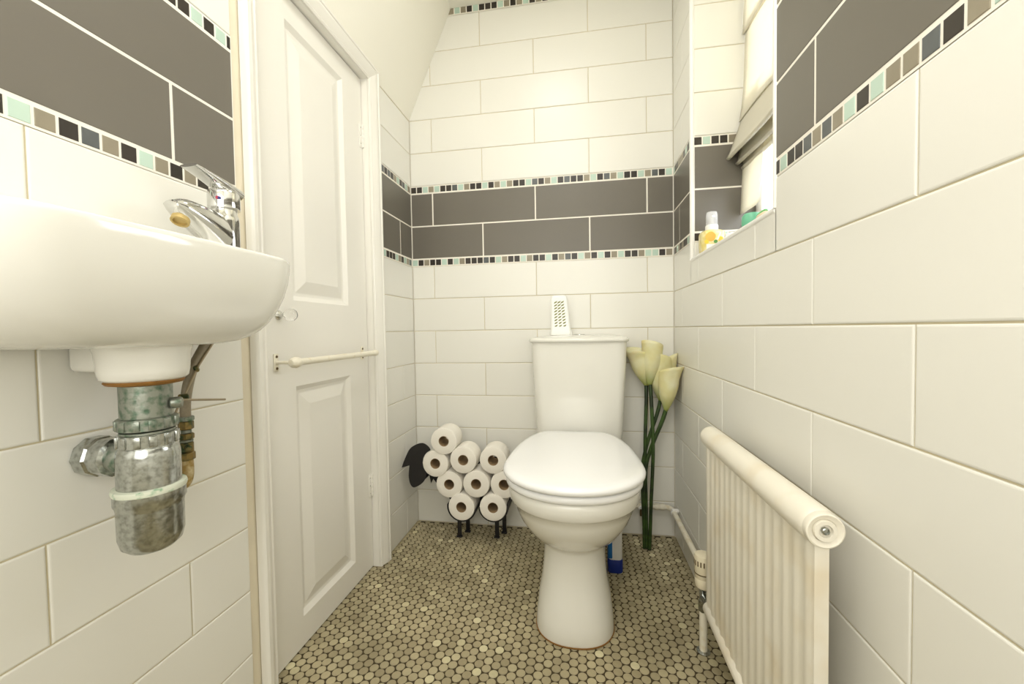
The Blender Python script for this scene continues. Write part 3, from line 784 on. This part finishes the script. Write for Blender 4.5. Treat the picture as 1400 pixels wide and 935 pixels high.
# ------------------------------------------------------------------ wash basin
BX, BY = .112, -1.32
t = thing('wash_basin', (0, BY, .85), 'white wall hung cloakroom basin on the left tiled wall', 'basin')
x1, yF, yN, rF = .246, -1.092, -1.60, .102
def plan(k, n=10, x0=.002):
    """k shrinks the rim outline towards the waste; the back stays against the wall."""
    X = BX+(x1-BX)*k; yf = BY+.02+(yF-BY-.02)*k; yn = BY+(yN-BY)*k; r = rF*(.35+.65*k)*1.0; r = min(r, (X-x0)*.95, (yf-yn)*.48)
    P = [V((x0, yf, 0))]
    for i in range(n+1):
        a = PI/2-PI/2*i/n; P.append(V((X-r+r*math.cos(a), yf-r+r*math.sin(a), 0)))
    for i in range(1, 8): P.append(V((X+.004*math.sin(PI*i/8), yf-r+(yn+r-yf+r)*i/8, 0)))
    for i in range(n+1):
        a = -PI/2*i/n; P.append(V((X-r+r*math.cos(a), yn+r+r*math.sin(a), 0)))
    P.append(V((x0, yn, 0)))
    for i in range(1, 4): P.append(V((x0, yn+(yf-yn)*i/4, 0)))
    return P
def ring(k, z, x0=.002): return [V((p.x,p.y,z)) for p in plan(k, x0=x0)]
zr = 1.060
mb = MB()
outer = [(.30,.905),(.48,.9065),(.57,.910),(.66,.917),(.745,.928),(.82,.944),(.885,.964),(.94,.990),(.978,1.017),(.995,1.040),(1.0,1.052),(.997,1.0575),(.985,1.060)]
inner = [(.93,1.060),(.90,1.057),(.88,1.048),(.84,1.01),(.76,.965),(.62,.935),(.40,.922),(.16,.916)]
rings = [ring(k,z) for k,z in outer]
for k, z in inner:
    rings.append([V((BX-.01+(p.x-BX+.01)*k if p.x > .02 else .060, BY+(min(p.y,-1.17)-BY)*k, z)) for p in plan(1.0)])
mb.loft(rings, M['porc'])
# boss over the waste and the lug against the wall
mb.lathe([(.066,.925),(.060,.905),(.0575,.895),(.0555,.868),(.0535,.858),(.048,.8535),(.02,.853)], M['porc'], (BX,BY,0), n=40)
mb.box((.002,-1.348,.866),(.070,-1.275,.93), M['porc'], .010, 3)
mb.build('bowl', t, smooth=60)
mb = MB(); mb.lathe([(.020,.854),(.047,.854),(.049,.8515),(.046,.848),(.030,.845)], M['stain'], (BX,BY,0), n=36); mb.build('waste_flange', t)['label'] = 'rust brown waste flange'

# mixer tap
fx, fy, fz = .082, -1.132, 1.058
t = thing('mixer_tap', (fx,fy,fz), 'chrome single lever mixer tap on the far end of the basin', 'tap')
mb = MB()
mb.lathe([(.027,0),(.0275,.004),(.026,.008),(.0255,.03),(.0255,.088),(.0245,.098),(.022,.103),(.022,.114)], M['chrome'], (fx,fy,fz), n=32)
# spout: oval section sweeping out and up from the body
sec = []
for i in range(15):
    u = i/14
    c = V((fx, fy+.006-.116*u, fz+.050+.060*u-.016*u*u))
    hw = .0245-.004*u+.002*math.sin(PI*u); hh = .034*(1-u)**.8+.0115
    if u > .9: hh *= 1-.45*(u-.9)/.1; hw *= 1-.25*(u-.9)/.1
    d = V((0,-.128,.062-.032*u)).normalized(); upv = V((1,0,0)).cross(d)*-1
    upv = V((0, .0, 1))
    sec.append([c+V((1,0,0))*hw*math.cos(2*PI*k/24)+V((0,.25,1)).normalized()*hh*math.sin(2*PI*k/24) for k in range(24)])
mb.loft(sec, M['chrome'])
tb = mb.build('body', t, smooth=60)
mb = MB(); mb.lathe([(.0135,-.004),(.0142,.004),(.0142,.013),(.0105,.0135),(.0105,.009),(.001,.009)], M['aer'], (fx, fy-.090, fz+.076), (.15,-.55,-1), 24); mb.build('aerator', tb)['label'] = 'limescaled aerator'
mb = MB(); mb.lathe([(.0275,.113),(.028,.115),(.028,.142),(.026,.148),(.015,.151),(.001,.151)], M['chrome'], (fx,fy,fz), n=32)
lev = []
for i in range(12):
    u = i/11
    c = V((fx, fy+.026-.100*u, fz+.147+.036*u-.010*u*u)); hw = .0235-.005*u; hh = .015-.0115*u
    lev.append([c+V((1,0,0))*hw*math.cos(2*PI*k/20)+V((0,.3,1)).normalized()*hh*math.sin(2*PI*k/20) for k in range(20)])
mb.loft(lev, M['chrome'])
lv = mb.build('lever', t, smooth=60)
mb = MB()
d = V((.45,-.9,0)).normalized(); o_ = V((fx,fy,fz+.129))+d*.0278
mb.lathe([(.0035,0),(.0035,.0008),(.001,.001)], M['dot_r'], o_+V((-.0016,-.0008,0)), d, 14); mb.lathe([(.0030,0),(.0030,.001),(.001,.0012)], M['dot_b'], o_+V((.0012,.0006,-.0006)), d, 14)
mb.build('temperature_mark', lv)['label'] = 'red and blue temperature dot'

# bottle trap
t = thing('bottle_trap', (BX,BY,.58), 'scuffed chrome bottle trap under the basin with its outlet to the wall', 'waste trap')
o0 = (BX,BY,0)
mb = MB(); mb.lathe([(.0325,.790),(.0325,.8475)], M['verdi'], o0, n=40); mb.build('tailpiece', t)
def nut(z0, z1, r, m, ns=12):
    mb = MB(); mb.lathe([(r-.004,z0),(r,z0+.002),(r,z1-.002),(r-.004,z1)], m, o0, n=40)
    for k in range(ns):
        a = 2*PI*k/ns
        mb.box((-.0025,-.005,z0+.003),(.0022,.005,z1-.003), m, .001, M4=Matrix.Translation((BX+r*math.cos(a), BY+r*math.sin(a), 0)) @ Matrix.Rotation(a,4,'Z'))
    return mb.build('compression_nut', t, smooth=30)
nut(.776,.797,.0365,M['verdi']); nut(.750,.773,.0365,M['chrome_old'])
mb = MB(); mb.lathe([(.034,.770),(.034,.775)], M['verdi'], o0, n=40)
mb.lathe([(.036,.684),(.0395,.686),(.0395,.738),(.0375,.747),(.0345,.752)], M['chrome_old'], o0, n=48); mb.build('trap_body', t)
mb = MB(); mb.lathe([(.0405,.680),(.0455,.681),(.0465,.685),(.0455,.689),(.0395,.690)], M['verdi_ring'], o0, n=48); mb.build('washer', t)['label'] = 'greenish limescaled washer'
mb = MB(); mb.lathe([(.0445,.681),(.0445,.665),(.0425,.661),(.0415,.655),(.0410,.612),(.0375,.598),(.029,.590),(.015,.588),(.001,.588)], M['chrome_old'], o0, n=48); mb.build('trap_cup', t)
oz = .730
mb = MB(); mb.lathe([(.016,.03),(.016,.09)], M['chrome_old'], (0,BY,oz), (1,0,0), 32); mb.lathe([(.020,.052),(.0245,.054),(.0255,.062),(.0255,.074),(.0235,.078),(.018,.079)], M['verdi'], (0,BY,oz), (1,0,0), 32)
mb.build('outlet_pipe', t)
mb = MB(); mb.lathe([(.029,.0),(.032,.004),(.032,.024),(.029,.027),(.0285,.030),(.031,.033),(.031,.052),(.024,.056)], M['chrome_old'], (0.001,BY,oz), (1,0,0), 10)
mb.build('wall_nut', t, smooth=20)
mb = MB(); mb.lathe([(.007,0),(.009,.002),(.009,.012),(.007,.015)], M['verdi'], (BX+.030,BY+.012,.815), (.8,.6,0), 14); mb.build('rod_socket', t)

# supply hose and isolating valve on the wall
sx0, sy0 = .034, -1.188
t = thing('supply_pipe', (sx0, sy0, .62), 'tarnished brass isolating valve and grey flexible hose rising to the basin', 'pipe')
mb = MB(); mb.tube([(sx0,sy0,.765),(sx0,sy0+.002,.80),(sx0+.004,sy0+.012,.85),(sx0+.010,sy0+.030,.89),(sx0+.016,sy0+.045,.918)], .0088, M['hose'], 16, smooth=6); mb.build('hose', t, smooth=60)
mb = MB()
for z0, z1, r, m in ((.757,.766,.0135,'verdi'),(.741,.757,.0125,'brass'),(.733,.741,.0085,'verdi'),(.722,.733,.0125,'brass'),(.716,.722,.0108,'verdi'),(.697,.716,.0112,'brass'),(.682,.697,.0132,'brass')):
    mb.lathe([(r-.0015,z0),(r,z0+.0015),(r,z1-.0015),(r-.0015,z1)], M[m], (sx0,sy0,0), n=8 if r > .012 else 20)
mb.lathe([(.005,.008),(.006,.010),(.006,.016),(.004,.018)], M['brass'], (sx0,sy0,.706), (.8,-.5,0), 12)
mb.build('isolating_valve', t, smooth=25)
mb = MB(); mb.tube([(sx0,sy0,.684),(sx0,sy0,.655),(sx0-.003,sy0-.004,.638),(sx0-.014,sy0-.012,.630),(.001,sy0-.02,.629)], .0098, M['lime'], 16, smooth=5); mb.build('elbow', t, smooth=60)
# pop-up waste linkage
t = thing('waste_linkage', (.05,-1.19,.80), 'thin jointed metal pop-up waste rods crossing beside the hose', 'rod')
mb = MB(); mb.tube([(.058,-1.138,.915),(.050,-1.172,.862),(.047,-1.205,.800)], .0022, M['rod'], 10); mb.tube([(.047,-1.208,.800),(.050,-1.228,.765),(.056,-1.245,.735)], .0018, M['rod'], 10); mb.build('lift_rod', t)
mb = MB(); mb.tube([(BX+.028,-1.31,.812),(.075,-1.235,.806),(.055,-1.12,.787)], .0021, M['rod'], 10); mb.build('pivot_rod', t)
mb = MB(); mb.lathe([(.004,-.008),(.0065,-.006),(.0065,.006),(.004,.008)], M['brass'], (.050,-1.205,.806), (.6,.8,0), 6); mb.build('clevis', t, smooth=0)
mb = MB(); mb.lathe([(.003,-.006),(.0045,-.004),(.0045,.004),(.003,.006)], M['brass'], (.0495,-1.176,.856), (0,-.45,1), 6); mb.build('rod_joint', t, smooth=0)

# ------------------------------------------------------------------ light
def area(name, loc, size, power, col=(1,.99,.968), rot=(0,0,0), shape='DISK'):
    d = bpy.data.lights.new(name, 'AREA'); d.shape = shape; d.size = size; d.energy = power; d.color = col
    o = bpy.data.objects.new(name, d); C.objects.link(o); o.location = loc; o.rotation_euler = rot
    return o
area('overhead_light', (.66,-.80,2.385), .34, 1.9)  # the room's ceiling lamp
area('overhead_light', (.66,-1.72,2.385), .7, 5.5)  # added overhead fill behind the camera, not a known fitting
area('rear_fill_light', (.62,-2.33,1.30), 1.0, 6.0, rot=(PI/2,0,0), shape='SQUARE')  # added soft fill behind the camera, standing in for unseen hall light
w_ = bpy.data.worlds.new('daylight'); bpy.context.scene.world = w_; w_.use_nodes = True
bg = w_.node_tree.nodes['Background']; bg.inputs['Color'].default_value = (.93,.96,1,1); bg.inputs['Strength'].default_value = 5.

# ------------------------------------------------------------------ camera
cd = bpy.data.cameras.new('camera'); cam = bpy.data.objects.new('camera', cd); C.objects.link(cam)
cd.sensor_width = 36; cd.sensor_fit = 'HORIZONTAL'; cd.lens = 558.4688*36/1400; cd.clip_start = .02
yaw, pit, rol = .164, -.0305, -.0165
fw = V((-math.sin(yaw)*math.cos(pit), math.cos(yaw)*math.cos(pit), math.sin(pit)))
rt = V((math.cos(yaw), math.sin(yaw), 0)); up_ = rt.cross(fw)
r2 = rt*math.cos(rol)+up_*math.sin(rol); u2 = up_*math.cos(rol)-rt*math.sin(rol)
m3 = Matrix((r2, u2, -fw)).transposed()
cam.matrix_world = Matrix.Translation((.7814,-1.8542,.9219)) @ m3.to_4x4()
sc = bpy.context.scene; sc.camera = cam
sc.view_settings.view_transform = 'Standard'; sc.view_settings.look = 'None'
sc.view_settings.gamma = 1; sc.view_settings.use_curve_mapping = False
sc.view_settings.exposure = .82
